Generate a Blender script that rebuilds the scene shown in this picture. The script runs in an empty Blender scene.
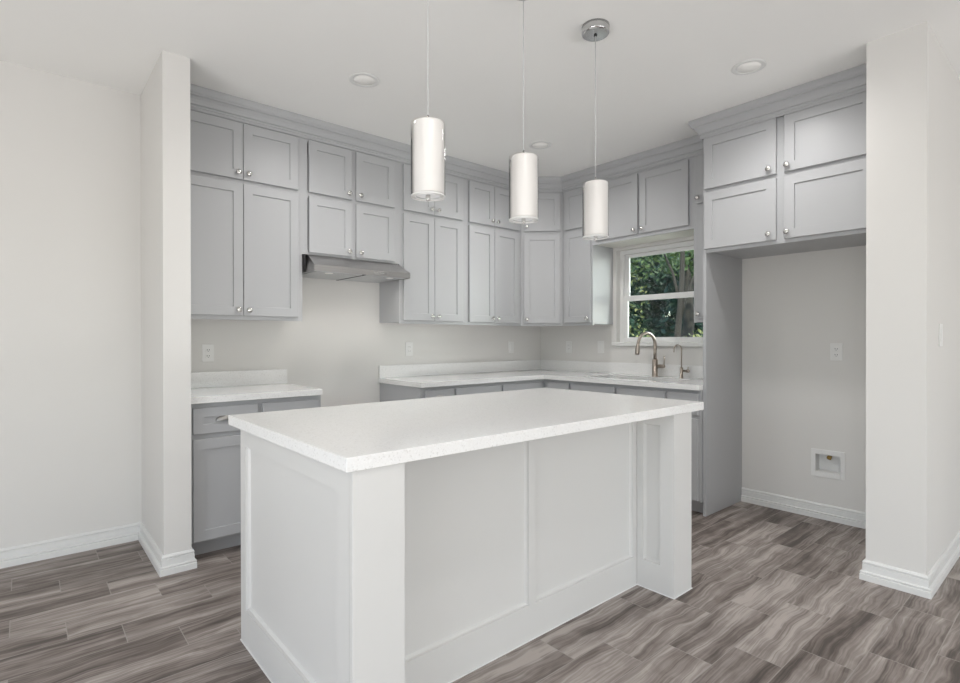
import bpy, bmesh, math, random
from mathutils import Vector, Matrix

# ------------------------------------------------------------------ scene, camera, world, lights
sc = bpy.context.scene
COL = sc.collection
sc.view_settings.view_transform = 'Standard'
sc.view_settings.look = 'None'
sc.view_settings.gamma = 1.0
sc.view_settings.exposure = 0.18
try:
    sc.view_settings.use_curve_mapping = False
except Exception:
    pass

F_PX, YAW, PITCH, ROLL = 534.19, 0.7082, -0.0035, -0.001
CAM = Vector((-4.1678, -3.8807, 1.2304))
fw = Vector((math.sin(YAW), math.cos(YAW), 0)); rt = Vector((math.cos(YAW), -math.sin(YAW), 0)); up = Vector((0, 0, 1))
fw2 = fw * math.cos(PITCH) + up * math.sin(PITCH); up2 = up * math.cos(PITCH) - fw * math.sin(PITCH)
rt2 = rt * math.cos(ROLL) + up2 * math.sin(ROLL); up3 = up2 * math.cos(ROLL) - rt * math.sin(ROLL)
cd = bpy.data.cameras.new('camera'); cam = bpy.data.objects.new('camera', cd); COL.objects.link(cam)
cd.sensor_fit = 'HORIZONTAL'; cd.sensor_width = 36.0; cd.lens = F_PX / 960.0 * 36.0
cd.clip_start = 0.05; cd.clip_end = 200
m = Matrix.Identity(4)
for i in range(3):
    m[i][0] = rt2[i]; m[i][1] = up3[i]; m[i][2] = -fw2[i]; m[i][3] = CAM[i]
cam.matrix_world = m
sc.camera = cam

world = bpy.data.worlds.new('world'); sc.world = world; world.use_nodes = True
wn = world.node_tree.nodes; wl = world.node_tree.links
bg = wn['Background']
sky = wn.new('ShaderNodeTexSky'); sky.sky_type = 'NISHITA'; sky.sun_disc = False
sky.sun_elevation = math.radians(48); sky.sun_rotation = math.radians(120)
wl.new(sky.outputs[0], bg.inputs[0]); bg.inputs[1].default_value = 0.30

def sun(name, energy, direction, color=(1, .95, .86), angle=1.0):
    l = bpy.data.lights.new(name, 'SUN'); l.energy = energy; l.color = color; l.angle = math.radians(angle)
    o = bpy.data.objects.new(name, l); COL.objects.link(o)
    o.rotation_euler = Vector(direction).to_track_quat('-Z', 'Y').to_euler(); o.location = (6, -4, 8)
def area(name, energy, loc, direction, sx, sy, color=(1, 1, 1)):
    l = bpy.data.lights.new(name, 'AREA'); l.shape = 'RECTANGLE'; l.size = sx; l.size_y = sy; l.energy = energy; l.color = color
    o = bpy.data.objects.new(name, l); COL.objects.link(o); o.location = loc
    o.rotation_euler = Vector(direction).to_track_quat('-Z', 'Y').to_euler()
sun('sun', 3.0, (.55, .45, -.75))
# daylight through the big openings of the long room behind the camera and through the kitchen window
area('daylight_front', 24, (-3.2, -11.3, 1.35), (0, 1, 0.0), 6.4, 2.3, (0.985, 0.99, 1.0))
area('daylight_left', 6, (-6.88, -3.8, 1.30), (1, 0, 0.05), 3.4, 2.2, (0.985, 0.99, 1.0))
area('daylight_window', 135, (1.35, -2.9, 1.25), (-1.3, 2.0, .12), 1.6, 2.2, (1.0, 0.985, 0.975))
# added uplights low in the unseen room, brightening the ceiling
area('ceiling_fill_front', 140, (-3.2, -8.2, .25), (0, .50, .86), 6.0, .8, (0.985, 0.99, 1.0))
area('ceiling_fill_left', 75, (-6.6, -3.8, .25), (.50, 0, .86), 3.4, .7, (0.985, 0.99, 1.0))

# ------------------------------------------------------------------ materials
def new_mat(name):
    mt = bpy.data.materials.new(name); mt.use_nodes = True
    return mt, mt.node_tree.nodes, mt.node_tree.links, mt.node_tree.nodes['Principled BSDF']
def s2l(c):
    return tuple((v / 12.92 if v <= .04045 else ((v + .055) / 1.055) ** 2.4) for v in c)
def paint(name, col, rough=.5, bump=0.0, scale=300, metallic=0.0, spec=.5, var=0.02):
    mt, n, l, b = new_mat(name)
    b.inputs['Roughness'].default_value = rough; b.inputs['Metallic'].default_value = metallic
    b.inputs['Specular IOR Level'].default_value = spec
    tc = n.new('ShaderNodeNewGeometry'); nz = n.new('ShaderNodeTexNoise'); nz.inputs['Scale'].default_value = 2.2
    nz.inputs['Detail'].default_value = 3
    l.new(tc.outputs['Position'], nz.inputs['Vector'])
    mx = n.new('ShaderNodeMixRGB'); mx.inputs[1].default_value = (*[c * (1 - var) for c in col], 1); mx.inputs[2].default_value = (*[min(1, c * (1 + var)) for c in col], 1)
    l.new(nz.outputs['Fac'], mx.inputs[0]); l.new(mx.outputs[0], b.inputs['Base Color'])
    if bump:
        n2 = n.new('ShaderNodeTexNoise'); n2.inputs['Scale'].default_value = scale; n2.inputs['Detail'].default_value = 2
        l.new(tc.outputs['Position'], n2.inputs['Vector'])
        bp = n.new('ShaderNodeBump'); bp.inputs['Strength'].default_value = bump; bp.inputs['Distance'].default_value = .002
        l.new(n2.outputs['Fac'], bp.inputs['Height']); l.new(bp.outputs[0], b.inputs['Normal'])
    return mt

M = {}
M['wall'] = paint('wall_paint', (.73, .716, .692), .85, .12, 160, spec=.25, var=.01)
M['ceiling'] = paint('ceiling_paint', (.90, .895, .875), .9, .10, 160, spec=.2, var=.01)
M['trim'] = paint('trim_paint', (.76, .76, .745), .35, var=.01)
M['grey'] = paint('cabinet_grey_paint', (.45, .455, .465), .38, .04, 400, var=.012)
M['island'] = paint('island_white_paint', (.66, .655, .64), .4, .04, 400, var=.01)
M['vinyl'] = paint('white_vinyl', (.80, .80, .79), .35, var=.005)
M['plate'] = paint('white_plastic', (.80, .795, .78), .3, var=.005)
M['dark'] = paint('dark_slot', (.03, .03, .03), .6)
M['black'] = paint('plain_black', (.012, .012, .013), .5)
M['nickel'] = paint('satin_nickel', (.66, .65, .63), .25, metallic=1.0)
M['warm_nickel'] = paint('brushed_warm_nickel', (.46, .40, .345), .3, metallic=1.0)
M['pewter'] = paint('dark_pewter', (.36, .35, .335), .35, metallic=1.0)
M['chrome'] = paint('polished_chrome', (.62, .62, .62), .12, metallic=1.0)
M['brass'] = paint('brass', (.45, .30, .10), .3, metallic=1.0)
M['filter'] = paint('aluminium_mesh', (.56, .57, .58), .42, .4, 900, metallic=.75)
M['bark'] = paint('bark', (.075, .062, .052), .9, .8, 30, var=.3)
M['soil'] = paint('lawn', (.10, .13, .05), .95, .6, 40, var=.35)
M['cord'] = paint('grey_cord', (.62, .62, .62), .4)
M['pale_under'] = paint('pale_underside', (.72, .70, .65), .5)
M['lens'] = paint('light_lens', (.85, .84, .81), .5)
_lb = M['lens'].node_tree.nodes['Principled BSDF']; _lb.inputs['Emission Color'].default_value = (1, .97, .93, 1); _lb.inputs['Emission Strength'].default_value = .07

def steel():
    mt, n, l, b = new_mat('brushed_steel')
    b.inputs['Metallic'].default_value = 1.0; b.inputs['Roughness'].default_value = .32
    g = n.new('ShaderNodeNewGeometry'); mp = n.new('ShaderNodeMapping'); mp.inputs['Scale'].default_value = (3, 400, 400)
    nz = n.new('ShaderNodeTexNoise'); nz.inputs['Scale'].default_value = 1; nz.inputs['Detail'].default_value = 2
    l.new(g.outputs['Position'], mp.inputs[0]); l.new(mp.outputs[0], nz.inputs['Vector'])
    cr = n.new('ShaderNodeValToRGB'); cr.color_ramp.elements[0].color = (.35, .34, .335, 1); cr.color_ramp.elements[1].color = (.48, .475, .47, 1)
    l.new(nz.outputs['Fac'], cr.inputs[0]); l.new(cr.outputs[0], b.inputs['Base Color'])
    return mt
M['steel'] = steel()

def quartz():
    mt, n, l, b = new_mat('white_quartz')
    b.inputs['Roughness'].default_value = .08
    g = n.new('ShaderNodeNewGeometry')
    v = n.new('ShaderNodeTexVoronoi'); v.inputs['Scale'].default_value = 260
    l.new(g.outputs['Position'], v.inputs['Vector'])
    nz = n.new('ShaderNodeTexNoise'); nz.inputs['Scale'].default_value = 110; nz.inputs['Detail'].default_value = 3
    l.new(g.outputs['Position'], nz.inputs['Vector'])
    sep = n.new('ShaderNodeSeparateColor'); l.new(v.outputs['Color'], sep.inputs[0])
    cr = n.new('ShaderNodeValToRGB'); e = cr.color_ramp.elements
    e[0].position = 0; e[0].color = (.72, .71, .695, 1); e[1].position = .12; e[1].color = (.85, .845, .835, 1)
    x = cr.color_ramp.elements.new(.85); x.color = (.85, .845, .835, 1)
    x = cr.color_ramp.elements.new(1.0); x.color = (.88, .88, .87, 1)
    l.new(sep.outputs[0], cr.inputs[0])
    mx = n.new('ShaderNodeMixRGB'); mx.blend_type = 'MULTIPLY'; mx.inputs[0].default_value = .15
    c2 = n.new('ShaderNodeValToRGB'); c2.color_ramp.elements[0].position = .35; c2.color_ramp.elements[0].color = (.84, .83, .82, 1); c2.color_ramp.elements[1].position = .55
    l.new(nz.outputs['Fac'], c2.inputs[0]); l.new(cr.outputs[0], mx.inputs[1]); l.new(c2.outputs[0], mx.inputs[2])
    l.new(mx.outputs[0], b.inputs['Base Color'])
    return mt
M['quartz'] = quartz()

def floor_mat():
    mt, n, l, b = new_mat('wood_look_tile')
    g = n.new('ShaderNodeNewGeometry'); s = n.new('ShaderNodeSeparateXYZ'); l.new(g.outputs['Position'], s.inputs[0])
    def mth(op, a, c=None, d=None):
        k = n.new('ShaderNodeMath'); k.operation = op
        for i, v in enumerate((a, c, d)):
            if v is None: continue
            if isinstance(v, (int, float)): k.inputs[i].default_value = v
            else: l.new(v, k.inputs[i])
        return k.outputs[0]
    W, L = .18, .551
    v = mth('DIVIDE', mth('ADD', s.outputs[1], .76), -W)
    row = mth('FLOOR', v); fv = mth('SUBTRACT', v, row)
    u = mth('DIVIDE', mth('SUBTRACT', mth('ADD', s.outputs[0], 4.213), mth('MULTIPLY', row, .1837)), L)
    colm = mth('FLOOR', u); fu = mth('SUBTRACT', u, colm)
    du = mth('MULTIPLY', mth('MINIMUM', fu, mth('SUBTRACT', 1.0, fu)), L)
    dv = mth('MULTIPLY', mth('MINIMUM', fv, mth('SUBTRACT', 1.0, fv)), W)
    edge = mth('MINIMUM', du, dv)
    grout = n.new('ShaderNodeMapRange'); grout.inputs[1].default_value = .0011; grout.inputs[2].default_value = .0024
    grout.inputs[3].default_value = 1; grout.inputs[4].default_value = 0; l.new(edge, grout.inputs[0])
    cid = n.new('ShaderNodeCombineXYZ'); l.new(row, cid.inputs[0]); l.new(colm, cid.inputs[1])
    wn_ = n.new('ShaderNodeTexWhiteNoise'); wn_.noise_dimensions = '3D'; l.new(cid.outputs[0], wn_.inputs['Vector'])
    rs = n.new('ShaderNodeSeparateColor'); l.new(wn_.outputs['Color'], rs.inputs[0])
    cx = n.new('ShaderNodeCombineXYZ')
    l.new(mth('MULTIPLY_ADD', rs.outputs[0], 37.0, s.outputs[0]), cx.inputs[0])
    l.new(mth('MULTIPLY_ADD', rs.outputs[1], 23.0, s.outputs[1]), cx.inputs[1]); l.new(mth('MULTIPLY', rs.outputs[2], 19.0), cx.inputs[2])
    def noise(scale, loc=(0, 0, 0), detail=2, rough=.5, dist=0, src=None):
        mp = n.new('ShaderNodeMapping'); mp.inputs['Scale'].default_value = scale; mp.inputs['Location'].default_value = loc
        l.new(src or cx.outputs[0], mp.inputs[0])
        k = n.new('ShaderNodeTexNoise'); k.inputs['Scale'].default_value = 1.0; k.inputs['Detail'].default_value = detail
        k.inputs['Roughness'].default_value = rough; k.inputs['Distortion'].default_value = dist
        l.new(mp.outputs[0], k.inputs['Vector']); return k.outputs['Fac']
    # grain runs along the tile and is bent sideways by a slow warp
    warp = noise((3.2, 5.0, 1), (3, 7, 0), 2)
    sx = n.new('ShaderNodeSeparateXYZ'); l.new(cx.outputs[0], sx.inputs[0])
    wy = mth('MULTIPLY_ADD', warp, .085, sx.outputs[1])
    cw = n.new('ShaderNodeCombineXYZ'); l.new(sx.outputs[0], cw.inputs[0]); l.new(wy, cw.inputs[1]); l.new(sx.outputs[2], cw.inputs[2])
    broad = noise((.8, 11, 1), (0, 0, 0), 2, .5, 0, cw.outputs[0])
    mid = noise((1.6, 34, 1), (5, 9, 3), 3, .55, 0, cw.outputs[0])
    fine = noise((3.5, 150, 1), (1, 4, 6), 3, .6, 0, cw.outputs[0])
    knots = noise((7, 16, 1), (9, 2, 1), 3, .55, .6)
    rings = mth('ADD', mth('MULTIPLY', mth('SINE', mth('MULTIPLY', wy, 420.0)), .5), .5)
    tone = mth('MULTIPLY', mth('SUBTRACT', broad, .5), 1.1)
    tone = mth('ADD', tone, mth('MULTIPLY', mth('SUBTRACT', mid, .5), .85))
    tone = mth('ADD', tone, mth('MULTIPLY', mth('SUBTRACT', fine, .5), .62))
    tone = mth('ADD', tone, mth('MULTIPLY', mth('SUBTRACT', knots, .5), .45))
    tone = mth('ADD', tone, mth('MULTIPLY', mth('SUBTRACT', rings, .5), .06))
    tone = mth('ADD', tone, mth('MULTIPLY', mth('SUBTRACT', rs.outputs[2], .5), .16))
    tone = mth('ADD', tone, .53)
    n2 = None
    cr = n.new('ShaderNodeValToRGB'); e = cr.color_ramp.elements
    e[0].position = .20; e[0].color = (.090, .074, .066, 1)
    e[1].position = .84; e[1].color = (.46, .41, .38, 1)
    x = e.new(.36); x.color = (.155, .128, .114, 1)
    x = e.new(.50); x.color = (.232, .197, .178, 1)
    x = e.new(.66); x.color = (.315, .275, .252, 1)
    l.new(tone, cr.inputs[0])
    mx = n.new('ShaderNodeMixRGB'); mx.inputs[2].default_value = (.36, .33, .305, 1)
    l.new(mth('MULTIPLY', grout.outputs[0], .85), mx.inputs[0]); l.new(cr.outputs[0], mx.inputs[1]); l.new(mx.outputs[0], b.inputs['Base Color'])
    b.inputs['Roughness'].default_value = .5; b.inputs['Specular IOR Level'].default_value = .3
    bp = n.new('ShaderNodeBump'); bp.inputs['Strength'].default_value = .3; bp.inputs['Distance'].default_value = .0012
    l.new(mth('SUBTRACT', mth('MULTIPLY', fine, .3), grout.outputs[0]), bp.inputs['Height']); l.new(bp.outputs[0], b.inputs['Normal'])
    return mt
M['floor'] = floor_mat()

def glass(name, rough=0.0, col=(1, 1, 1), thin=False):
    mt, n, l, b = new_mat(name)
    if thin:   # thin window pane: straight-through with a fresnel reflection
        out = n['Material Output']; tr = n.new('ShaderNodeBsdfTransparent'); tr.inputs[0].default_value = (*col, 1)
        gl = n.new('ShaderNodeBsdfGlossy'); gl.inputs['Roughness'].default_value = 0.01
        fr = n.new('ShaderNodeFresnel'); fr.inputs[0].default_value = 1.35; ms = n.new('ShaderNodeMixShader')
        l.new(fr.outputs[0], ms.inputs[0]); l.new(tr.outputs[0], ms.inputs[1]); l.new(gl.outputs[0], ms.inputs[2]); l.new(ms.outputs[0], out.inputs[0])
    else:
        b.inputs['Transmission Weight'].default_value = 1; b.inputs['Roughness'].default_value = rough; b.inputs['Base Color'].default_value = (*col, 1); b.inputs['IOR'].default_value = 1.45
    return mt
M['pane'] = glass('window_glass', col=(.93, .97, .945), thin=True)
M['clear'] = glass('clear_glass_tube', col=(.97, .95, .93), thin=True)
def opal():
    mt, n, l, b = new_mat('opal_glass')
    b.inputs['Base Color'].default_value = (.86, .86, .86, 1); b.inputs['Roughness'].default_value = .25
    b.inputs['Emission Color'].default_value = (.97, .985, 1, 1); b.inputs['Emission Strength'].default_value = .07
    return mt
M['opal'] = opal()
def leafmat(name, c1, c2):
    mt, n, l, b = new_mat(name)
    g = n.new('ShaderNodeNewGeometry'); cr = n.new('ShaderNodeValToRGB')
    cr.color_ramp.elements[0].color = (*c1, 1); cr.color_ramp.elements[1].color = (*c2, 1)
    l.new(g.outputs['Random Per Island'], cr.inputs[0]); l.new(cr.outputs[0], b.inputs['Base Color'])
    b.inputs['Roughness'].default_value = .45
    b.inputs['Transmission Weight'].default_value = 0.0
    return mt
M['leaf_dark'] = leafmat('dark_leaves', (.016, .050, .036), (.060, .120, .070))
M['leaf_mid'] = leafmat('green_leaves', (.05, .11, .04), (.17, .24, .08))
M['leaf_light'] = leafmat('yellow_green_leaves', (.14, .19, .05), (.50, .50, .20))

# ------------------------------------------------------------------ mesh helpers
class MB:
    def __init__(s): s.v = []; s.f = []; s.smooth = []
    def poly(s, pts, sm=False):
        i = len(s.v); s.v += [tuple(p) for p in pts]; s.f.append(tuple(range(i, i + len(pts)))); s.smooth.append(sm)
    def add(s, verts, faces, sm=False):
        i = len(s.v); s.v += [tuple(p) for p in verts]
        for f in faces: s.f.append(tuple(i + k for k in f)); s.smooth.append(sm)
        return s
    def box(s, x0, x1, y0, y1, z0, z1):
        x0, x1 = min(x0, x1), max(x0, x1); y0, y1 = min(y0, y1), max(y0, y1); z0, z1 = min(z0, z1), max(z0, z1)
        return s.add([(x0, y0, z0), (x1, y0, z0), (x1, y1, z0), (x0, y1, z0), (x0, y0, z1), (x1, y0, z1), (x1, y1, z1), (x0, y1, z1)],
              [(0, 3, 2, 1), (4, 5, 6, 7), (0, 1, 5, 4), (1, 2, 6, 5), (2, 3, 7, 6), (3, 0, 4, 7)])
    def prism(s, pts, z0, z1):
        n = len(pts)
        a = sum(pts[i][0] * pts[(i + 1) % n][1] - pts[(i + 1) % n][0] * pts[i][1] for i in range(n))
        if a < 0: pts = pts[::-1]
        vs = [(p[0], p[1], z0) for p in pts] + [(p[0], p[1], z1) for p in pts]
        fs = [tuple(range(n - 1, -1, -1)), tuple(range(n, 2 * n))] + [(i, (i + 1) % n, n + (i + 1) % n, n + i) for i in range(n)]
        return s.add(vs, fs)
    def fbox(s, T, u0, u1, n0, n1, z0, z1):
        """box in a wall frame T = (origin, along, outward): u along, n outward, z up"""
        O, a, nn = T; k = len(s.v)
        P = lambda u, n, z: tuple(O + a * u + nn * n + Vector((0, 0, z)))
        vs = [P(u0, n0, z0), P(u1, n0, z0), P(u1, n1, z0), P(u0, n1, z0), P(u0, n0, z1), P(u1, n0, z1), P(u1, n1, z1), P(u0, n1, z1)]
        fs = [(0, 3, 2, 1), (4, 5, 6, 7), (0, 1, 5, 4), (1, 2, 6, 5), (2, 3, 7, 6), (3, 0, 4, 7)]
        if a.cross(nn).z < 0: fs = [f[::-1] for f in fs]
        return s.add(vs, fs)
    def shaker(s, T, u0, u1, z0, z1, n0=0.0, th=.019, rail=.057, dep=.009, ch=.002):
        O, a, nn = T
        P = lambda u, n, z: tuple(O + a * u + nn * n + Vector((0, 0, z)))
        def ring(i, n): return [P(u0 + i, n, z0 + i), P(u1 - i, n, z0 + i), P(u1 - i, n, z1 - i), P(u0 + i, n, z1 - i)]
        R = [ring(0, n0), ring(0, n0 + th - ch), ring(ch, n0 + th), ring(rail, n0 + th), ring(rail + .002, n0 + th - dep)]
        vs = [p for r in R for p in r]; fs = [(3, 2, 1, 0)]
        for k in range(4):
            for j in range(4):
                fs.append((4 * k + j, 4 * k + (j + 1) % 4, 4 * k + 4 + (j + 1) % 4, 4 * k + 4 + j))
        fs.append((16, 17, 18, 19))
        if a.cross(nn).z > 0: fs = [f[::-1] for f in fs]
        return s.add(vs, fs)
    def lathe(s, O, axis, prof, seg=24, sm=True, capped=True):
        """prof: [(r, h)] along axis from O"""
        O = Vector(O); ax = Vector(axis).normalized()
        p = ax.orthogonal().normalized(); q = ax.cross(p)
        vs = []
        for r, h in prof:
            for k in range(seg):
                t = 2 * math.pi * k / seg
                vs.append(tuple(O + ax * h + (p * math.cos(t) + q * math.sin(t)) * r))
        fs = []
        for i in range(len(prof) - 1):
            for k in range(seg):
                fs.append((i * seg + k, i * seg + (k + 1) % seg, (i + 1) * seg + (k + 1) % seg, (i + 1) * seg + k))
        s.add(vs, fs, sm)
        if capped:
            i = len(s.v) - len(vs)
            s.f.append(tuple(i + k for k in range(seg - 1, -1, -1))); s.smooth.append(False)
            j = i + (len(prof) - 1) * seg
            s.f.append(tuple(j + k for k in range(seg))); s.smooth.append(False)
        return s
    def tube(s, pts, rad, seg=14, cap=True):
        pts = [Vector(p) for p in pts]; n = len(pts)
        rads = rad if isinstance(rad, (list, tuple)) else [rad] * n
        t0 = (pts[1] - pts[0]).normalized(); p = t0.orthogonal().normalized()
        vs = []
        for i in range(n):
            t = (pts[min(i + 1, n - 1)] - pts[max(i - 1, 0)]).normalized()
            p = (p - t * p.dot(t)).normalized(); q = t.cross(p)
            for k in range(seg):
                a = 2 * math.pi * k / seg
                vs.append(tuple(pts[i] + (p * math.cos(a) + q * math.sin(a)) * rads[i]))
        fs = [(i * seg + k, i * seg + (k + 1) % seg, (i + 1) * seg + (k + 1) % seg, (i + 1) * seg + k) for i in range(n - 1) for k in range(seg)]
        i0 = len(s.v)
        s.add(vs, fs, True)
        if cap:
            s.f.append(tuple(i0 + k for k in range(seg - 1, -1, -1))); s.smooth.append(False)
            s.f.append(tuple(i0 + (n - 1) * seg + k for k in range(seg))); s.smooth.append(False)
        return s
    def sweep(s, path, prof, side=1):
        """prof [(offset, z)] closed loop swept along a plan polyline with mitred corners; side picks the room side"""
        P = [Vector(p) for p in path]; n = len(P); dirs = [(P[i + 1] - P[i]).normalized() for i in range(n - 1)]
        nor = [Vector((-d.y, d.x)) * side for d in dirs]
        vs = []
        for i in range(n):
            if i == 0: mv = nor[0]
            elif i == n - 1: mv = nor[-1]
            else:
                b = (nor[i - 1] + nor[i]); mv = b / (b.dot(nor[i]))
            for o, z in prof: vs.append((P[i].x + mv.x * o, P[i].y + mv.y * o, z))
        k = len(prof); fs = []
        for i in range(n - 1):
            for j in range(k):
                fs.append((i * k + j, i * k + (j + 1) % k, (i + 1) * k + (j + 1) % k, (i + 1) * k + j))
        fs.append(tuple(range(k - 1, -1, -1))); fs.append(tuple((n - 1) * k + j for j in range(k)))
        return s.add(vs, fs)
    def build(s, name, mat, parent=None, bevel=0.0, seg=2, recalc=True):
        off = Vector(parent.matrix_world.translation) if parent else Vector((0, 0, 0))
        if parent: off = world_loc(parent)
        me = bpy.data.meshes.new(name)
        o = bpy.data.objects.new(name, me); COL.objects.link(o)
        if parent is None:   # origin at the base of the mesh
            xs = [p[0] for p in s.v]; ys = [p[1] for p in s.v]; zs = [p[2] for p in s.v]
            off = Vector(((min(xs) + max(xs)) / 2, (min(ys) + max(ys)) / 2, min(zs)))
            o.location = off
        else: o.parent = parent
        me.from_pydata([(p[0] - off.x, p[1] - off.y, p[2] - off.z) for p in s.v], [], s.f)
        me.polygons.foreach_set('use_smooth', s.smooth)
        if recalc:
            b = bmesh.new(); b.from_mesh(me); bmesh.ops.recalc_face_normals(b, faces=b.faces); b.to_mesh(me); b.free()
        me.materials.append(M[mat]); me.update()
        if bevel:
            bm_ = o.modifiers.new('bevel', 'BEVEL'); bm_.width = bevel; bm_.segments = seg; bm_.limit_method = 'ANGLE'; bm_.angle_limit = math.radians(40)
        return o
def world_loc(o):
    v = Vector(o.location)
    while o.parent: o = o.parent; v += Vector(o.location)
    return v
def tag(o, label=None, cat=None, group=None, kind=None):
    for k, v in (('label', label), ('category', cat), ('group', group), ('kind', kind)):
        if v: o[k] = v
    return o
def thing(name, loc, label, cat, group=None):
    o = bpy.data.objects.new(name, None); COL.objects.link(o); o.location = loc; o.empty_display_size = .1
    return tag(o, label, cat, group)
def struct(name, mb, mat, bevel=0, parent=None):
    return tag(mb.build(name, mat, parent, bevel), kind='structure')
V = Vector
X, Y = V((1, 0, 0)), V((0, 1, 0))

# ------------------------------------------------------------------ room shell
H = 2.744
struct('floor', MB().box(-7.0, .12, -11.5, 0.12, -.12, 0).box(.12, 1.6, -11.5, -3.211, -.12, 0), 'floor')
struct('ceiling', MB().box(-7.12, .12, -11.62, 0.12, H, H + .12).box(.12, 1.72, -11.62, -3.211, H, H + .12), 'ceiling')
struct('wall_back', MB().box(-7.12, .12, 0, .12, 0, H), 'wall')
def holed_wall(name, u0, u1, holes, place):
    """wall made of solid pieces around rectangular holes (u0, u1, z0, z1)"""
    mb = MB(); us = sorted({u0, u1, *[h[0] for h in holes], *[h[1] for h in holes]})
    for a, b in zip(us, us[1:]):
        hs = sorted([h for h in holes if h[0] <= a and h[1] >= b], key=lambda h: h[2]); z = 0
        for h in hs:
            if h[2] > z: place(mb, a, b, z, h[2])
            z = h[3]
        if z < H: place(mb, a, b, z, H)
    return struct(name, mb, 'wall')
WIN = (-1.85, -.95, 1.17, 2.05)
BOXH = (-2.735, -2.583, .318, .442)
holed_wall('wall_right', -3.331, 0.0, [WIN, BOXH], lambda mb, a, b, z0, z1: mb.box(0, .12, a, b, z0, z1))
struct('wall_left', MB().box(-3.609, -3.478, -.680, 0, 0, H), 'wall')          # stub wall beside the cabinets
struct('wall_alcove', MB().box(-.888, 0, -3.331, -3.089, 0, H), 'wall')        # wing wall beside the fridge bay
struct('wall_hall', MB().box(.12, 1.72, -3.331, -3.211, 0, H), 'wall')
struct('wall_entry', MB().box(1.6, 1.72, -11.62, -3.331, 0, H), 'wall')
holed_wall('wall_front', -7.0, 1.6, [(-6.5, .1, .1, 2.55)], lambda mb, a, b, z0, z1: mb.box(a, b, -11.62, -11.5, z0, z1))
holed_wall('wall_dining', -11.5, 0.0, [(-5.5, -2.1, .2, 2.4)], lambda mb, a, b, z0, z1: mb.box(-7.12, -7.0, a, b, z0, z1))

BASE = [(0, 0), (.022, 0), (.022, .030), (.017, .034), (.021, .038), (.021, .043), (.012, .047), (.012, .080), (.008, .083), (.012, .087), (.012, .093), (.006, .101), (0, .102)]
struct('baseboard_left', MB().sweep([(-7, 0), (-3.609, 0), (-3.609, -.680), (-3.478, -.680), (-3.478, -.625)], BASE, -1), 'trim')
struct('baseboard_back', MB().sweep([(-2.70, 0), (-1.94, 0)], BASE, -1), 'trim')
struct('baseboard_right', MB().sweep([(0, -2.0885), (0, -3.089), (-.888, -3.089), (-.888, -3.331), (1.6, -3.331)], BASE, -1), 'trim')

# window over the sink
w = thing('window_1', (0, -1.4, 1.17), None, None); w['kind'] = 'structure'
y0, y1, z0, z1 = WIN
def ringbox(mb, x0, x1, a0, a1, b0, b1, t, tb=None, tt=None):
    tb = tb or t; tt = tt or t
    mb.box(x0, x1, a0, a0 + t, b0, b1); mb.box(x0, x1, a1 - t, a1, b0, b1)
    mb.box(x0, x1, a0 + t, a1 - t, b0, b0 + tb); mb.box(x0, x1, a0 + t, a1 - t, b1 - tt, b1); return mb
zs = 1.204
ringbox(MB(), .060, .118, y0, y1, zs, z1, .036).build('window_frame', 'vinyl', w, .002)
us = ringbox(MB(), .088, .112, y0 + .037, y1 - .037, 1.585, z1 - .037, .040, .03, .030).build('upper_sash', 'vinyl', w, .002)
ls = ringbox(MB(), .062, .086, y0 + .037, y1 - .037, zs + .037 - .02, 1.630, .042, .030, .048).build('lower_sash', 'vinyl', w, .002)
MB().box(.098, .102, y0 + .077, y1 - .077, 1.615, z1 - .067).build('pane', 'pane', us)
MB().box(.072, .076, y0 + .079, y1 - .079, zs + .047, 1.582).build('pane', 'pane', ls)
MB().box(-.022, .060, y0 - .035, y1 + .035, 1.171, 1.203).build('window_sill', 'trim', w, .004)

# ------------------------------------------------------------------ cabinets
def knob(T, u, n, z, parent, r=.0170):
    O, a, nn = T
    MB().lathe(O + a * u + nn * n + V((0, 0, z)), nn, [(.008, -.001), (.0075, .003), (.006, .007), (.0065, .013), (r * .92, .016), (r, .019), (r * .96, .0235), (r * .6, .0265), (r * .12, .0275)], 20).build('knob', 'nickel', parent)
def cup_pull(T, u, n, z, parent, w=.058, h=.030, d=.020):
    O, a, nn = T; mb = MB(); NU, NV = 20, 8
    P = lambda uu, n_, zz: O + a * (u + uu) + nn * (n + n_) + V((0, 0, z + zz))
    vs = []; fs = []
    for sh in (1.0, .9):
        for j in range(NV + 1):
            ph = math.pi / 2 * j / NV
            for i in range(NU + 1):
                th = math.pi * i / NU
                k = math.sin(ph)
                vs.append(tuple(P(-w * sh * math.cos(th) * k, .0005 + d * sh * math.cos(ph), -h * .45 + h * sh * math.sin(th) * k)))
    S = (NU + 1) * (NV + 1)
    for j in range(NV):
        for i in range(NU):
            q = (j * (NU + 1) + i, j * (NU + 1) + i + 1, (j + 1) * (NU + 1) + i + 1, (j + 1) * (NU + 1) + i)
            fs.append(q); fs.append(tuple(S + k for k in q[::-1]))
    mb.add(vs, fs, True)
    return mb.build('cup_pull', 'pewter', parent, recalc=False)
def door(T, u0, u1, z0, z1, n, root, kn=None, name='door', rail=.057, pull=None):
    d = MB().shaker(T, u0, u1, z0, z1, n).build(name, 'grey', root) if rail == .057 else MB().shaker(T, u0, u1, z0, z1, n, rail=rail).build(name, 'grey', root)
    if kn: knob(T, kn[0], n + .019, kn[1], d)
    if pull: cup_pull(T, pull[0], n + .010, pull[1], d)
    return d
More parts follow.
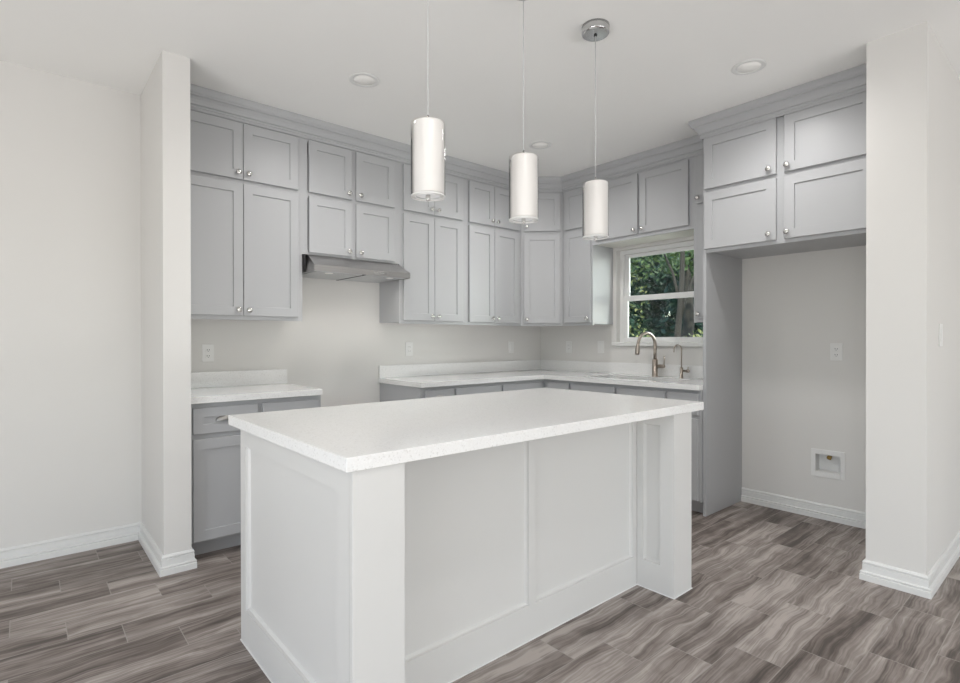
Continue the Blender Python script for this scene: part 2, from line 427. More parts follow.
def face_frame(T, us, zs, depth, w, stile=.038, rails=()):
    """stiles at both ends, mid stiles at us, rails at zs = list of (z0, z1)"""
    mb = MB(); zl, zh = zs[0][0], zs[-1][1]
    for a, b in [(0, stile)] + list(us) + [(w - stile, w)]: mb.fbox(T, a, b, depth - .019, depth, zl, zh)
    ed = [(0, stile)] + list(us) + [(w - stile, w)]
    for (a, b), (c, d) in zip(ed, ed[1:]):
        for r0, r1 in zs: mb.fbox(T, b, c, depth - .019, depth, r0, r1)
    return mb
def carcass(T, w, depth, z0, z1, t=.016, open_top=False, open_bottom=False):
    mb = MB()
    mb.fbox(T, 0, t, .001, depth - .019, z0, z1); mb.fbox(T, w - t, w, .001, depth - .019, z0, z1)
    mb.fbox(T, t, w - t, .001, .009, z0, z1); mb.fbox(T, t, w - t, .009, depth - .019, z0, z0 + t)
    if not open_top: mb.fbox(T, t, w - t, .009, depth - .019, z1 - t, z1)
    return mb
def wall_cab(label, T, w, z0, z1, rows, cols, mids, depth=.305, kpos='pair', foot=0.012, group='grey upper cabinets'):
    """rows [(z0,z1,knob z)], cols [(u0,u1,knob u or None)]"""
    O, a, nn = T
    c = O + a * (w / 2) + nn * (depth / 2)
    root = thing('upper_cabinet', (c.x, c.y, z0), label, 'cabinet', group)
    carcass(T, w, depth, z0 + foot, z1).build('carcass', 'grey', root)
    rl = []
    r = sorted(rows)
    rl.append((z0, r[0][0] + .012))
    for p, q in zip(r, r[1:]): rl.append((p[1] - .012, q[0] + .012))
    rl.append((r[-1][1] - .012, z1))
    face_frame(T, mids, rl, depth, w).build('face_frame', 'grey', root)
    for rz0, rz1, kz in rows:
        for u0, u1, ku in cols:
            door(T, u0, u1, rz0, rz1, depth + .0015, root, (ku, kz) if ku is not None else None)
    return root
ZT, LO, HI = 2.62, (1.384, 2.222, 1.420), (2.248, 2.605, 2.288)
def TB(x): return (V((x, 0, 0)), X, -Y)          # against the back wall, u = +X
def TR(y): return (V((0, y, 0)), -Y, -X)         # against the right wall, u = -Y
g = .0005
wall_cab('tall grey four-door upper cabinet beside the stub wall, left of the range hood', TB(-3.478 + .001), .767, 1.358, ZT, [LO, HI],
         [(.022, .3755, .346), (.3790, .736, .409)], [])
wall_cab('short grey four-door upper cabinet directly above the steel range hood', TB(-2.710), .7755, 1.820, ZT, [(1.833, 2.222, 1.868), HI],
         [(.043, .368, .338), (.400, .727, .430)], [(.360, .408)])
wall_cab('tall grey four-door upper cabinet just right of the range hood', TB(-1.934), .6545, 1.358, ZT, [LO, HI],
         [(.031, .3240, .292), (.3272, .618, .358)], [])
wall_cab('tall grey four-door upper cabinet between the hood-side cabinet and the diagonal corner', TB(-1.279), .688, 1.358, ZT, [LO, HI],
         [(.040, .3310, .300), (.3342, .637, .364)], [])
# diagonal corner cabinet
root = thing('upper_cabinet', (-.3, -.3, 1.358), 'diagonal grey corner upper cabinet with one narrow door in each row', 'cabinet', 'grey upper cabinets')
CA_, CB_ = V((-.5905, -.305, 0)), V((-.305, -.5685, 0))
dg = (CB_ - CA_).normalized(); dn = V((dg.y, -dg.x, 0)); wd = (CB_ - CA_).length
a_, b_ = CA_ - dn * .0192, CB_ - dn * .0192
MB().prism([(-.5905, -.001), (-.001, -.001), (-.001, -.5685), (-.290, -.5685), (b_.x, b_.y), (a_.x, a_.y), (-.5905, -.290)], 1.370, ZT).build('carcass', 'grey', root)
TD = (CA_ - dn * .305, dg, dn)
face_frame(TD, [], [(1.358, 1.40), (2.21, 2.26), (2.593, ZT)], .305, wd, .03).build('face_frame', 'grey', root)
for zz in (LO, HI): door(TD, .022, wd - .022, zz[0], zz[1], .3065, root, (.050, zz[2]))
wall_cab('narrow tall grey upper cabinet left of the window, its pale end panel lit by daylight', TR(-.5695), .3455, 1.358, ZT, [LO, HI], [(.032, .334, .304)], [])
wall_cab('grey two-door upper cabinet bridging over the kitchen window', TR(-.9155), .945, 2.070, ZT, [(2.100, 2.595, 2.135)],
         [(.040, .467, .437), (.486, .909, .516)], [(.455, .497)])
wall_cab('narrow tall grey upper cabinet right of the window, half hidden by the fridge panel', TR(-1.861), .2025, 1.358, ZT, [LO, HI], [(.030, .190, .045)], [])
# fridge bay
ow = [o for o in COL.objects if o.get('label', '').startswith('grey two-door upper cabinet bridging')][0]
MB().box(-.285, -.010, -1.850, -.926, 2.074, 2.0815).build('bottom_panel', 'pale_under', ow)  # cream face, paler than the grey carcass above it
TF = (V((0, -2.0885, 0)), -Y, -X)
wall_cab('deep grey four-door cabinet over the empty refrigerator bay', TF, .999, 1.829, ZT,
         [(1.853, 2.240, 1.893), (2.266, 2.626 - .01, 2.303)], [(-.012 + .004, .4565, .4165), (.5035, .968, .5225)], [(.445, .515)], depth=.568)
fp = MB().box(-.5690, -.001, -2.0875, -2.0655, 0, ZT).build('refrigerator_panel', 'grey', None, .0012)
tag(fp, 'full-height grey side panel left of the empty refrigerator bay', 'panel')

# crown moulding
CP = [(0, 2.615), (.006, 2.615), (.006, 2.632), (.010, 2.636), (.010, 2.646), (.018, 2.650), (.020, 2.662), (.027, 2.676), (.038, 2.688), (.050, 2.694), (.050, 2.701), (.056, 2.706), (.062, 2.716), (.064, 2.726), (.064, 2.7425), (0, 2.7425)]
cp2 = [(o - .0, z) for o, z in CP]
cm = MB().sweep([(-3.477, -.3055), (-.5907, -.3055), (-.3055, -.5687), (-.3055, -2.065)], [(o if z > 2.62 or o > 0 else o, z) for o, z in CP], -1).build('crown_molding', 'grey')
tag(cm, 'long grey crown molding above the wall cabinets, turning at the diagonal corner', 'molding')
cm2 = MB().sweep([(-.3705, -2.0650), (-.5885, -2.0650), (-.5885, -3.0885)], CP, -1).build('crown_molding', 'grey')
tag(cm2, 'grey crown molding along the top of the refrigerator bay cabinet', 'molding')

# base cabinets
BZ = .876
def base_cab(label, T, w, fronts, depth=.585, ends=(True, True), mids=()):
    """fronts: (kind, u0, u1, z0, z1, handle)"""
    O, a, nn = T; c = O + a * (w / 2) + nn * (depth / 2)
    root = thing('base_cabinet', (c.x, c.y, 0), label, 'cabinet', 'grey base cabinets')
    carcass(T, w, depth, .10, BZ, open_top=True).build('carcass', 'grey', root)
    face_frame(T, list(mids), [(.095, .13), (.665, .71), (.835, BZ)], depth, w).build('face_frame', 'grey', root)
    MB().fbox(T, 0, w, .02, depth - .075, 0, .0995).build('toe_kick', 'grey', root)
    for kind, u0, u1, z0, z1, hd in fronts:
        if kind == 'drawer': door(T, u0, u1, z0, z1, depth + .0015, root, name='drawer_front', rail=.052, pull=hd)
        else: door(T, u0, u1, z0, z1, depth + .0015, root, hd)
    return root
DR, DO = (.703, .850), (.105, .675)
base_cab('grey base cabinet beside the stub wall under the short countertop', TB(-3.477), .774,
         [('drawer', .025, .373, *DR, (.199, .785)), ('drawer', .402, .752, *DR, (.577, .785)),
          ('door', .025, .373, *DO, (.343, .63)), ('door', .402, .752, *DO, (.432, .63))], mids=[(.36, .415)])
base_cab('narrow grey base cabinet with cup pull at the left end of the long counter', TB(-1.9335), .316,
         [('drawer', .038, .300, *DR, (.169, .797)), ('door', .038, .300, *DO, (.27, .63))])
base_cab('wide grey base cabinet on the back wall next to the counter corner', TB(-1.617), 1.0313,
         [('drawer', .012, .480, *DR, None), ('drawer', .512, .975, *DR, None), ('door', .012, .480, *DO, (.45, .63)), ('door', .512, .975, *DO, (.54, .63))], mids=[(.47, .522)])
base_cab('narrow grey base cabinet on the window wall beside the counter corner', TR(-.586), .320,
         [('drawer', .051, .306, *DR, None), ('door', .051, .306, *DO, (.276, .63))])
base_cab('grey two-door sink base cabinet under the window', TR(-.9065), .898,
         [('drawer', .012, .448, *DR, None), ('drawer', .478, .886, *DR, None), ('door', .012, .448, *DO, (.42, .63)), ('door', .478, .886, *DO, (.51, .63))], mids=[(.44, .486)])
base_cab('narrow grey base cabinet between the sink and the tall refrigerator panel', TR(-1.805), .258,
         [('drawer', .012, .238, *DR, None), ('door', .012, .238, *DO, (.04, .63))])

# countertops
def bs(mb, *a): return mb.box(*a)
ct = thing('countertop', (-3.09, -.31, .877), 'short white quartz countertop left of the empty range gap', 'countertop')
MB().box(-3.4765, -2.7065, -.620, -.001, .877, .914).build('slab', 'quartz', ct, .0015)
MB().box(-3.4765, -2.7065, -.021, -.001, .9145, 1.018).build('backsplash', 'quartz', ct, .001)
ct = thing('countertop', (-.9, -.9, .877), 'long L-shaped white quartz countertop running through the corner to the sink', 'countertop')
SX0, SX1, SY0, SY1 = -.505, -.130, -1.74, -.99
mb = MB()
mb.box(-1.945, -.62, -.620, -.001, .877, .914)
mb.box(-.62, -.001, SY1, -.001, .877, .914)
mb.box(-.62, SX0, SY0, SY1, .877, .914); mb.box(SX1, -.001, SY0, SY1, .877, .914)
mb.box(-.62, -.001, -2.0645, SY0, .877, .914)
mb.build('slab', 'quartz', ct)
MB().prism([(-1.945, -.001), (-.001, -.001), (-.001, -2.0645), (-.021, -2.0645), (-.021, -.021), (-1.945, -.021)], .9145, 1.018).build('backsplash', 'quartz', ct, .001)
# undermount sink
sk = thing('sink', (-.3175, -1.358, .68), 'undermount steel sink set in the counter below the window', 'sink')
mb = MB(); t = .008; zz0 = .69
mb.box(SX0 - t, SX0, SY0 - t, SY1 + t, zz0, .8765); mb.box(SX1, SX1 + t, SY0 - t, SY1 + t, zz0, .8765)
mb.box(SX0, SX1, SY0 - t, SY0, zz0, .8765); mb.box(SX0, SX1, SY1, SY1 + t, zz0, .8765); mb.box(SX0 - t, SX1 + t, SY0 - t, SY1 + t, zz0 - t, zz0)
mb.build('basin', 'steel', sk)
MB().lathe((-.3175, -1.358, zz0), (0, 0, 1), [(.055, 0), (.055, .003), (.042, .004), (.038, .001)], 28).build('drain', 'chrome', sk)
# faucets
fc = thing('faucet', (-.085, -1.400, .9145), 'tall gooseneck pull-down faucet of brushed nickel behind the sink', 'faucet')
fx, fy = -.085, -1.400
MB().lathe((fx, fy, .9145), (0, 0, 1), [(.027, 0), (.027, .006), (.0235, .010), (.0235, .142), (.020, .147)], 28).build('body', 'warm_nickel', fc)
R = .098; top = 1.186; pts = [(fx, fy, 1.055), (fx, fy, 1.12)]
for i in range(0, 26):
    th = math.pi * i / 24 * .93
    pts.append((fx - R + R * math.cos(th), fy + .018 * (1 - math.cos(th)), top + R * math.sin(th)))
e = V(pts[-1]); d = (V(pts[-1]) - V(pts[-2])).normalized()
MB().tube(pts, .0135, 16).build('spout', 'warm_nickel', fc)
MB().lathe(e - d * .004, d, [(.0135, 0), (.0165, .012), (.0175, .03), (.0185, .085), (.017, .096), (.013, .098)], 24).build('spray_head', 'warm_nickel', fc)
hd = MB().lathe((fx, fy - .020, 1.005), (0, -1, 0), [(.0155, 0), (.0155, .055), (.013, .068), (.008, .072)], 20).build('handle', 'warm_nickel', fc)
MB().tube([(fx, fy - .082, 1.005), (fx, fy - .085, 1.04), (fx, fy - .088, 1.092)], [.005, .0042, .0036], 10).build('lever', 'warm_nickel', hd)
ff = thing('filter_faucet', (-.085, -1.640, .9145), 'small thin drinking-water faucet standing right of the main faucet', 'faucet')
gx, gy = -.085, -1.640
MB().lathe((gx, gy, .9145), (0, 0, 1), [(.017, 0), (.017, .005), (.0125, .008), (.0125, .085), (.006, .090)], 20).build('body', 'warm_nickel', ff)
pts = [(gx, gy, .995), (gx, gy, 1.10)]; R = .036
for i in range(0, 20):
    th = math.pi * i / 18 * .98
    pts.append((gx - R + R * math.cos(th), gy + .012 * (1 - math.cos(th)), 1.150 + R * math.sin(th)))
pts.append((pts[-1][0] - .004, pts[-1][1], pts[-1][2] - .02))
MB().tube(pts, .0052, 12).build('spout', 'warm_nickel', ff)
hd = MB().lathe((gx, gy - .010, .975), (0, -1, 0), [(.0095, 0), (.0095, .035), (.0135, .037), (.0135, .054), (.009, .058)], 18).build('handle', 'warm_nickel', ff)
MB().tube([(gx, gy - .055, .975), (gx, gy - .058, 1.010)], [.0042, .0034], 10).build('lever', 'warm_nickel', hd)

# ------------------------------------------------------------------ range hood
rh = thing('range_hood', (-2.32, -.24, 1.69), 'brushed steel under-cabinet range hood over the empty range gap', 'range hood')
hx0, hx1 = -2.697, -1.946
prof = [(-.002, 1.697), (-.478, 1.690), (-.478, 1.732), (-.318, 1.8185), (-.002, 1.8185)]
mb = MB(); n = len(prof)
vs = [(hx0, p[0], p[1]) for p in prof] + [(hx1, p[0], p[1]) for p in prof]
# chamfered front corners of the canopy
vs[2] = (hx0 + .000, -.478, 1.732); vs[3] = (hx0 + .020, -.318, 1.8185); vs[n + 3] = (hx1 - .020, -.318, 1.8185)
fs = [tuple(range(n)), tuple(range(2 * n - 1, n - 1, -1))] + [(i, n + i, n + (i + 1) % n, (i + 1) % n) for i in range(1, n)]
mb.add(vs, fs)
mb.build('canopy', 'steel', rh, .0012)
MB().box(hx0 + .004, hx1 - .004, -.470, -.006, 1.6965, 1.703).build('underside', 'filter', rh)
for a, b in ((hx0 + .03, -2.325), (-2.310, hx1 - .03)):
    MB().box(a, b, -.440, -.04, 1.6905, 1.6960).build('grease_filter', 'filter', rh, .001)
MB().box(-2.324, -2.311, -.465, -.02, 1.689, 1.696).build('divider', 'dark', rh)
MB().box(hx0 - .010, hx0 - .001, -.334, -.312, 1.700, 1.8155).build('gap_strip', 'black', rh)  # black strip in the gap between hood and left cabinet
for i in range(5):
    MB().lathe((-2.245 + i * .022, -.4775, 1.712), (0, -1, 0), [(.0075, 0), (.0075, .003), (.006, .004)], 16).build('button', 'chrome', rh)
for i in range(2):
    MB().box(-2.368 + i * .05, -2.345 + i * .05, -.330, -.322, 1.806, 1.812).build('dark_dash', 'dark', rh)  # two dark dashes at the hood's top edge, below the doors

for hxl in (-2.56, -2.08):  # lamps and lenses added under the hood to brighten the range wall
    lo = MB().lathe((hxl, -.40, 1.6905), (0, 0, -1), [(.028, 0), (.028, .003), (.02, .004)], 24).build('added_lens', 'lens', rh)
    l = bpy.data.lights.new('hood_fill_light', 'SPOT'); l.energy = 2.6; l.spot_size = math.radians(165); l.spot_blend = 1.0; l.shadow_soft_size = .025; l.color = (1, .95, .88)
    o = bpy.data.objects.new('hood_fill_light', l); COL.objects.link(o); o.parent = lo; o.location = Vector((hxl, -.40, 1.680)) - world_loc(lo)

# ------------------------------------------------------------------ island
isl = thing('kitchen_island', (-2.57, -2.0, 0), 'white paneled kitchen island base with square corner legs', 'island')
IX0, IX1, IY0, IY1 = -3.490, -1.661, -2.5576, -1.579
LW, FP, CT = .166, -2.3574, .8735
D = .018
MB().box(IX0 + .021, IX1 - .021, FP + D + .001, IY1, 0, CT).build('body', 'island', isl)
# front panel frame (faces -Y)
TI = (V((0, FP, 0)), X, -Y)
def frame_panel(T, u0, u1, cells, z0, z1, d=D):
    """flat frame of thickness d behind the plane n = 0, with openings (a, b, c, e) that show a panel at n = -d"""
    mb = MB(); O, a, nn = T
    P = lambda u, n, z: tuple(O + a * u + nn * n + V((0, 0, z)))
    us = sorted({u0, u1, *[c[0] for c in cells], *[c[1] for c in cells]}); zs = sorted({z0, z1, *[c[2] for c in cells], *[c[3] for c in cells]})
    for ua, ub in zip(us, us[1:]):
        for za, zb in zip(zs, zs[1:]):
            if any(c[0] <= ua and ub <= c[1] and c[2] <= za and zb <= c[3] for c in cells): continue
            mb.poly([P(ua, 0, za), P(ub, 0, za), P(ub, 0, zb), P(ua, 0, zb)])
    for c in cells:
        b_ = .010   # bead around the opening
        o = [P(c[0], 0, c[2]), P(c[1], 0, c[2]), P(c[1], 0, c[3]), P(c[0], 0, c[3])]
        k = [P(c[0] + .002, -d * .55, c[2] + .002), P(c[1] - .002, -d * .55, c[2] + .002), P(c[1] - .002, -d * .55, c[3] - .002), P(c[0] + .002, -d * .55, c[3] - .002)]
        q_ = [P(c[0] + b_, -d, c[2] + b_), P(c[1] - b_, -d, c[2] + b_), P(c[1] - b_, -d, c[3] - b_), P(c[0] + b_, -d, c[3] - b_)]
        for j in range(4):
            mb.poly([o[j], o[(j + 1) % 4], k[(j + 1) % 4], k[j]]); mb.poly([k[j], k[(j + 1) % 4], q_[(j + 1) % 4], q_[j]])
        mb.poly(q_)
    # back and sides
    mb.poly([P(u0, -d - .001, z0), P(u0, -d - .001, z1), P(u1, -d - .001, z1), P(u1, -d - .001, z0)])
    for (ua, za), (ub, zb) in (((u0, z0), (u1, z0)), ((u1, z0), (u1, z1)), ((u1, z1), (u0, z1)), ((u0, z1), (u0, z0))):
        mb.poly([P(ua, 0, za), P(ua, -d - .001, za), P(ub, -d - .001, zb), P(ub, 0, zb)])
    b = bmesh.new()
    return mb
def build_weld(mb, name, mat, parent):
    o = mb.build(name, mat, parent, recalc=False)
    b = bmesh.new(); b.from_mesh(o.data); bmesh.ops.remove_doubles(b, verts=b.verts, dist=1e-5); bmesh.ops.recalc_face_normals(b, faces=b.faces); b.to_mesh(o.data); b.free()
    return o
build_weld(frame_panel(TI, IX0 + LW + .0005, IX1 - LW - .0015, [(IX0 + LW + .034, -2.602, .145, .850), (-2.562, IX1 - LW - .034, .145, .850)], 0, CT), 'front_panel', 'island', isl)
# left end (faces -X): u along -Y
TE = (V((IX0, 0, 0)), -Y, -X)
build_weld(frame_panel(TE, -IY1, -IY0 - .0205, [(-IY1 + .062, -IY0 - .098, .145, .802)], 0, CT), 'end_panel', 'island', isl)
TE2 = (V((IX1, 0, 0)), -Y, X)
build_weld(frame_panel(TE2, -IY1, -FP - .001, [(-IY1 + .062, -FP - .062, .145, .802)], 0, CT), 'end_panel', 'island', isl)
# legs: left one closes the front of the end panel, right one has a recessed panel on its inner side
MB().box(IX0, IX0 + LW, IY0, IY0 + .020, 0, CT).box(IX0 + LW - .02, IX0 + LW, IY0 + .020, FP, 0, CT).box(IX0 + .0195, IX0 + LW - .02, IY0 + .02, FP, 0, CT).build('leg', 'island', isl, .001)
mb = frame_panel((V((IX1 - LW, 0, 0)), -Y, -X), -FP, -IY0 - .0005, [(-FP + .034, -IY0 - .072, .137, .815)], 0, CT)
lg = build_weld(mb, 'leg', 'island', isl)
MB().box(IX1 - LW + D + .0015, IX1, IY0 + .0002, FP, 0, CT).box(IX1 - LW, IX1, IY0 - .0003, IY0 + .0003, 0, CT).build('leg_face', 'island', lg)
# caulk bead at the floor
c_ = .004
mb = MB()
mb.box(IX0 - c_, IX0, IY0 - c_, IY1, 0, c_); mb.box(IX0, IX0 + LW + c_, IY0 - c_, IY0, 0, c_); mb.box(IX0 + LW, IX0 + LW + c_, IY0, FP, 0, c_)
mb.box(IX0 + LW + c_, IX1 - LW, FP - c_, FP, 0, c_); mb.box(IX1 - LW - c_, IX1 - LW, IY0 - c_, FP - c_, 0, c_); mb.box(IX1 - LW, IX1 + c_, IY0 - c_, IY0, 0, c_)
mb.build('floor_bead', 'vinyl', isl)
it = MB().box(-3.5115, -1.5496, -2.565, -1.487, .874, .914).build('countertop', 'quartz', None, .002)
tag(it, 'thick white speckled quartz slab on top of the kitchen island', 'countertop')

# ------------------------------------------------------------------ pendants
def pendant(px, zb, zt, label):
    py = -2.28
    r = thing('pendant_light', (px, py, zb - .02), label, 'pendant light', 'pendant lights over the island')
    ca = MB().lathe((px, py, H - .0420), (0, 0, 1), [(.058, 0), (.064, .004), (.066, .008), (.066, .0415)], 40).build('canopy', 'chrome', r)
    MB().lathe((px, py, H - .0480), (0, 0, 1), [(.006, 0), (.008, .002), (.008, .006)], 14).build('cord_grip', 'dark', ca)
    MB().tube([(px, py, zt + .01), (px, py, H - .0425)], .0019, 8).build('cord', 'cord', r)
    ox = .0035
    MB().lathe((px + ox, py - .002, zb + .004), (0, 0, 1), [(.047, 0), (.0555, .003), (.0565, .008), (.0565, zt - zb - .012), (.0545, zt - zb - .004), (.02, zt - zb)], 48).build('lamp_shade', 'opal', r)
    mb = MB(); mb.lathe((px, py, zb), (0, 0, 1), [(.0622, 0), (.0622, zt - zb)], 48, capped=False)
    mb.build('glass_sleeve', 'clear', r, recalc=False)
    MB().lathe((px, py, zb - .003), (0, 0, 1), [(.0622, 0), (.0628, .002), (.0622, .0045), (.046, .0045), (.046, 0)], 48, capped=False).build('bottom_rim', 'plate', r)
    MB().lathe((px, py, zb - .018), (0, 0, 1), [(.004, 0), (.007, .002), (.0085, .007), (.0085, .022)], 18).build('finial', 'nickel', r)
    MB().lathe((px, py, zt - .002), (0, 0, 1), [(.012, 0), (.012, .006), (.0045, .012), (.004, .03)], 18).build('socket_cap', 'nickel', r)
pendant(-3.045, 1.752, 2.018, 'white cylinder pendant over the island, nearest to the left end')
pendant(-2.553, 1.738, 2.004, 'white cylinder pendant over the middle of the island')
pendant(-2.060, 1.726, 1.988, 'white cylinder pendant with its round canopy in view, over the right end of the island')

# recessed ceiling lights
CAN_W = 50
def can(x, y, label, r=.088):
    t_ = thing('recessed_light', (x, y, H - .008), label, 'ceiling light', 'recessed ceiling lights')
    MB().lathe((x, y, H - .0005), (0, 0, -1), [(r, 0), (r, .0025), (r - .006, .005), (r - .022, .005), (r - .026, .0030), (r - .026, 0)], 40, capped=False).build('trim_ring', 'trim', t_)
    MB().lathe((x, y, H - .0005), (0, 0, -1), [(r - .0262, 0), (r - .0262, .0030), (.01, .0036)], 40).build('lens', 'lens', t_)
    l = bpy.data.lights.new('can_lamp', 'SPOT'); l.energy = CAN_W; l.spot_size = math.radians(165); l.spot_blend = 1.0; l.shadow_soft_size = .08; l.color = (1, .985, .965)
    o = bpy.data.objects.new('can_lamp', l); COL.objects.link(o); o.location = (0, 0, -.004); o.parent = t_
can(-2.650, -1.076, 'round recessed ceiling light left of the pendants, in front of the range hood')
can(-1.100, -2.595, 'round recessed ceiling light near the refrigerator bay cabinet')
can(-1.104, -1.027, 'round recessed ceiling light behind the middle pendant, near the corner cabinets')

can(-3.35, -3.35, 'unseen recessed ceiling light added as fill near the left corner of the island')  # out-of-view can, added to brighten the backsplash

# ------------------------------------------------------------------ outlets, switches, water box
def plate(T, z, label, kind, u=0.0, cat='outlet', group='wall plates'):
    O, a, nn = T; c = O + a * u
    r = thing('wall_outlet' if kind != 'switch' else 'light_switch', (c.x, c.y, z - .058), label, cat, group)
    mb = MB().fbox(T, u - .036, u + .036, .0003, .0055, z - .058, z + .058)
    mb.build('plate', 'plate', r, .002)
    if kind == 'duplex':
        for dz in (-.020, .020):
            k = MB().fbox(T, u - .0165, u + .0165, .0055, .0075, z + dz - .0135, z + dz + .0135).build('receptacle', 'plate', r, .004)
            MB().fbox(T, u - .0080, u - .0050, .0075, .0078, z + dz - .003, z + dz + .006).fbox(T, u + .0050, u + .0080, .0075, .0078, z + dz - .003, z + dz + .006).fbox(T, u - .0022, u + .0022, .0075, .0078, z + dz - .010, z + dz - .006).build('slots', 'dark', k)
    elif kind == 'decora':
        k = MB().fbox(T, u - .0165, u + .0165, .0055, .0075, z - .033, z + .033).build('receptacle', 'plate', r, .001)
        for dz in (-.018, .018):
            MB().fbox(T, u - .0080, u - .0055, .0075, .0078, z + dz - .003, z + dz + .005).fbox(T, u + .0055, u + .0080, .0075, .0078, z + dz - .003, z + dz + .005).build('slots', 'dark', k)
    else:
        MB().fbox(T, u - .0165, u + .0165, .0055, .009, z - .033, z + .033).build('rocker', 'plate', r, .0015)
plate(TB(-3.230), 1.143, 'white duplex outlet above the short countertop left of the range gap', 'duplex')
plate(TB(-1.647), 1.150, 'white outlet on the back wall just right of the range gap', 'decora')
plate(TB(-.434), 1.155, 'white switch on the back wall close to the corner', 'switch', cat='switch')
plate(TR(-.388), 1.155, 'white outlet on the window wall close to the corner', 'decora')
plate(TR(-.779), 1.158, 'white switch on the window wall just left of the window sill', 'switch', cat='switch')
plate(TR(-2.709), 1.145, 'white duplex outlet inside the empty refrigerator bay', 'duplex')
plate((V((-.57, -3.331, 0)), -X, -Y), 1.252, 'white light switch on the side of the wing wall at the right edge', 'switch', cat='switch')
wb = thing('water_supply_box', (0, -2.659, .285), 'white recessed icemaker water box with brass valve low in the refrigerator bay', 'water box')
yb0, yb1, zb0, zb1 = BOXH
mb = ringbox(MB(), -.006, -.0003, -2.760, -2.558, .286, .474, .026, .033, .033); mb.build('flange', 'plate', wb, .0015)
t = .003
mb = MB().box(.0, .075, yb0 + .001, yb0 + t, zb0 + .001, zb1 - .001).box(0, .075, yb1 - t, yb1 - .001, zb0 + .001, zb1 - .001).box(0, .075, yb0 + t, yb1 - t, zb0 + .001, zb0 + t).box(0, .075, yb0 + t, yb1 - t, zb1 - t, zb1 - .001).box(.072, .075, yb0 + t, yb1 - t, zb0 + t, zb1 - t)
mb.build('box_liner', 'plate', wb)
vy = -2.662
va = MB().lathe((.035, vy, zb1 - .004), (0, 0, -1), [(.010, 0), (.012, .004), (.012, .022), (.007, .026), (.007, .034)], 14).build('valve', 'brass', wb)
MB().lathe((.030, vy, zb1 - .020), (-1, 0, 0), [(.006, 0), (.006, .012), (.014, .014), (.014, .020), (.008, .022)], 10).build('valve_handle', 'brass', va)

# ------------------------------------------------------------------ outside the window
struct('ground', MB().box(.125, 40, -30, 40, -.45, -.30), 'soil')
rnd = random.Random(5)
def leaves(mb, c, rad, n, size, seed, flat=1.0):
    rr = random.Random(seed)
    for _ in range(n):
        while True:
            p = V((rr.uniform(-1, 1), rr.uniform(-1, 1), rr.uniform(-1, 1)))
            if .25 < p.length < 1: break
        p = V((c[0] + p.x * rad[0], c[1] + p.y * rad[1], c[2] + p.z * rad[2]))
        d1 = V((rr.gauss(0, 1), rr.gauss(0, 1), rr.gauss(0, .7))).normalized(); d2 = d1.orthogonal().normalized()
        d2 = (Matrix.Rotation(rr.uniform(0, 6.28), 3, d1) @ d2); s_ = size * rr.uniform(.6, 1.3)
        nrm = d1.cross(d2)
        mb.poly([p - d1 * s_, p + d2 * s_ * .45 + nrm * s_ * .1, p + d1 * s_, p - d2 * s_ * .45 + nrm * s_ * .1])
def tree(name, label, cat, x, y, trunk_h, tr, clumps, mat, n, size, seed, lean=(0, 0), forks=()):
    r = thing(name, (x, y, -.30), label, cat, 'trees and shrubs outside the window')
    mb = MB(); k = 7
    rr = random.Random(seed)
    pts = [(x + lean[0] * i / k + rr.uniform(-1, 1) * tr * .35, y + lean[1] * i / k + rr.uniform(-1, 1) * tr * .35, -.32 + (trunk_h + .3) * i / k) for i in range(k + 1)]
    mb.tube(pts, [tr * (1.25 - .75 * i / k) for i in range(k + 1)], 12)
    for (f, dx, dy, dz, fr) in forks:
        b0 = V(pts[f]); mb.tube([b0, b0 + V((dx * .45, dy * .35, dz * .5)), b0 + V((dx, dy, dz))], [fr, fr * .8, fr * .4], 10)
    mb.build('trunk', 'bark', r)
    mb = MB()
    for i, (c, rad) in enumerate(clumps): leaves(mb, (x + c[0], y + c[1], c[2]), rad, n // len(clumps), size, seed * 31 + i)
    o = mb.build('foliage', mat, r, recalc=False)
def dirpt(px, X_):
    """ground position along the camera ray of image column px at world X"""
    d = fw2 + rt2 * (px - 480) / F_PX
    k = (X_ - CAM.x) / d.x
    return CAM.y + d.y * k
yy = lambda px, X_: dirpt(px, X_)
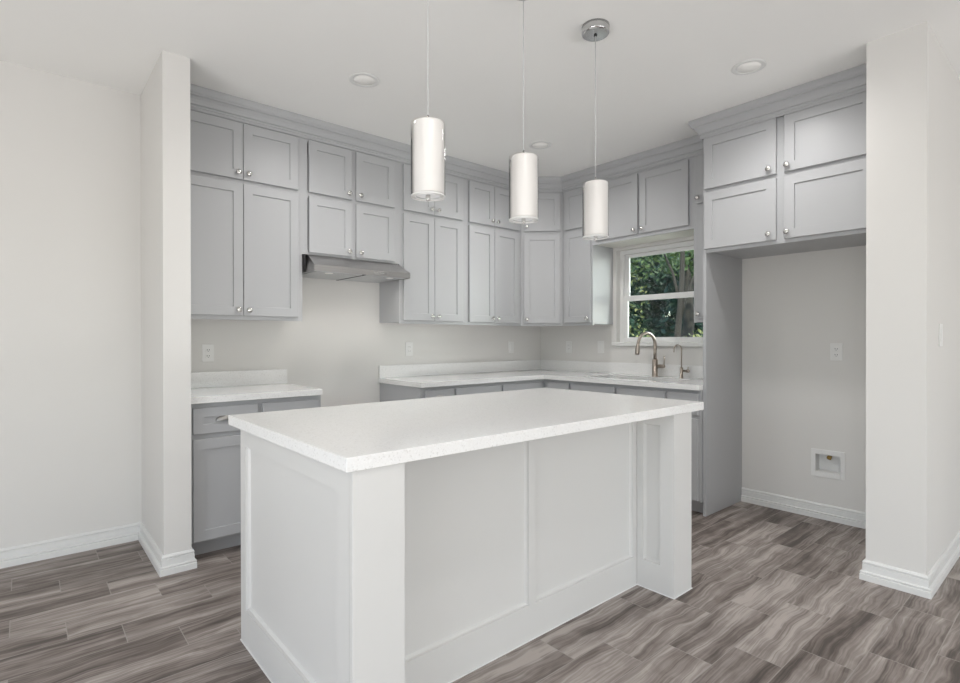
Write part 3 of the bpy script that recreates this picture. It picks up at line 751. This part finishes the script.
# far dense trees in staggered rows
for i, (X_, Y_, lab) in enumerate([(10.6, 3.85, 'dark dense tree behind the broad brown trunk outside the window'), (10.6, 6.15, 'dark dense tree seen through the left edge of the window'),
        (13.0, 4.9, 'dark dense tree farther back at the right edge of the window'), (13.0, 7.1, 'dark dense tree farther back at the middle of the window'),
        (15.4, 6.2, 'dark dense tree far back behind the right half of the window'), (15.4, 8.5, 'dark dense tree far back behind the left half of the window'),
        (17.9, 7.6, 'distant dark tree in the last row outside, toward the right of the window'), (17.9, 9.8, 'distant dark tree in the last row outside, toward the left of the window')]):
    tree('dense_tree', lab, 'tree', X_, Y_, 4.6, .14, [((0, 0, 1.2), (1.1, 1.05, 1.5)), ((0, 0, 3.2), (1.1, 1.05, 1.6)), ((0, 0, 5.3), (1.05, 1.0, 1.4))], 'leaf_dark', 4600, .13, 11 + i)
tree('forked_tree', 'grey forked tree trunk outside, right of centre in the window', 'tree', 6.0, yy(676, 6.0), 3.6, .075, [((0.2, .7, 3.3), (.8, .8, .8)), ((.3, -.5, 3.9), (.7, .7, .6))], 'leaf_mid', 1100, .075, 3, (.1, -.1), [(4, .1, .55, 1.4, .035), (3, .1, -.45, 1.5, .03)])
tree('broad_tree', 'thick brown trunk standing at the right side of the lower window pane', 'tree', 8.4, yy(687, 8.4), 3.2, .17, [((0, 0, 3.6), (.8, .8, .9))], 'leaf_mid', 900, .09, 4)
tree('leafy_tree', 'light green leafy tree outside the left half of the window', 'tree', 8.2, 4.45, 2.6, .05, [((0, 0, 2.3), (.7, .6, .9)), ((0, 0, 3.2), (.6, .55, .6)), ((0, 0, 1.2), (.6, .6, .5))], 'leaf_light', 420, .055, 8)
tree('shrub', 'yellow-green shrub low in the left half of the window, outside', 'shrub', 4.6, 1.75, .9, .03, [((0, 0, .95), (.35, .5, .42))], 'leaf_light', 200, .04, 21)
tree('shrub', 'yellow-green shrub at the lower right corner of the window outside', 'shrub', 4.6, yy(698, 4.6), .9, .03, [((0, 0, 1.0), (.35, .3, .42))], 'leaf_light', 160, .045, 22)
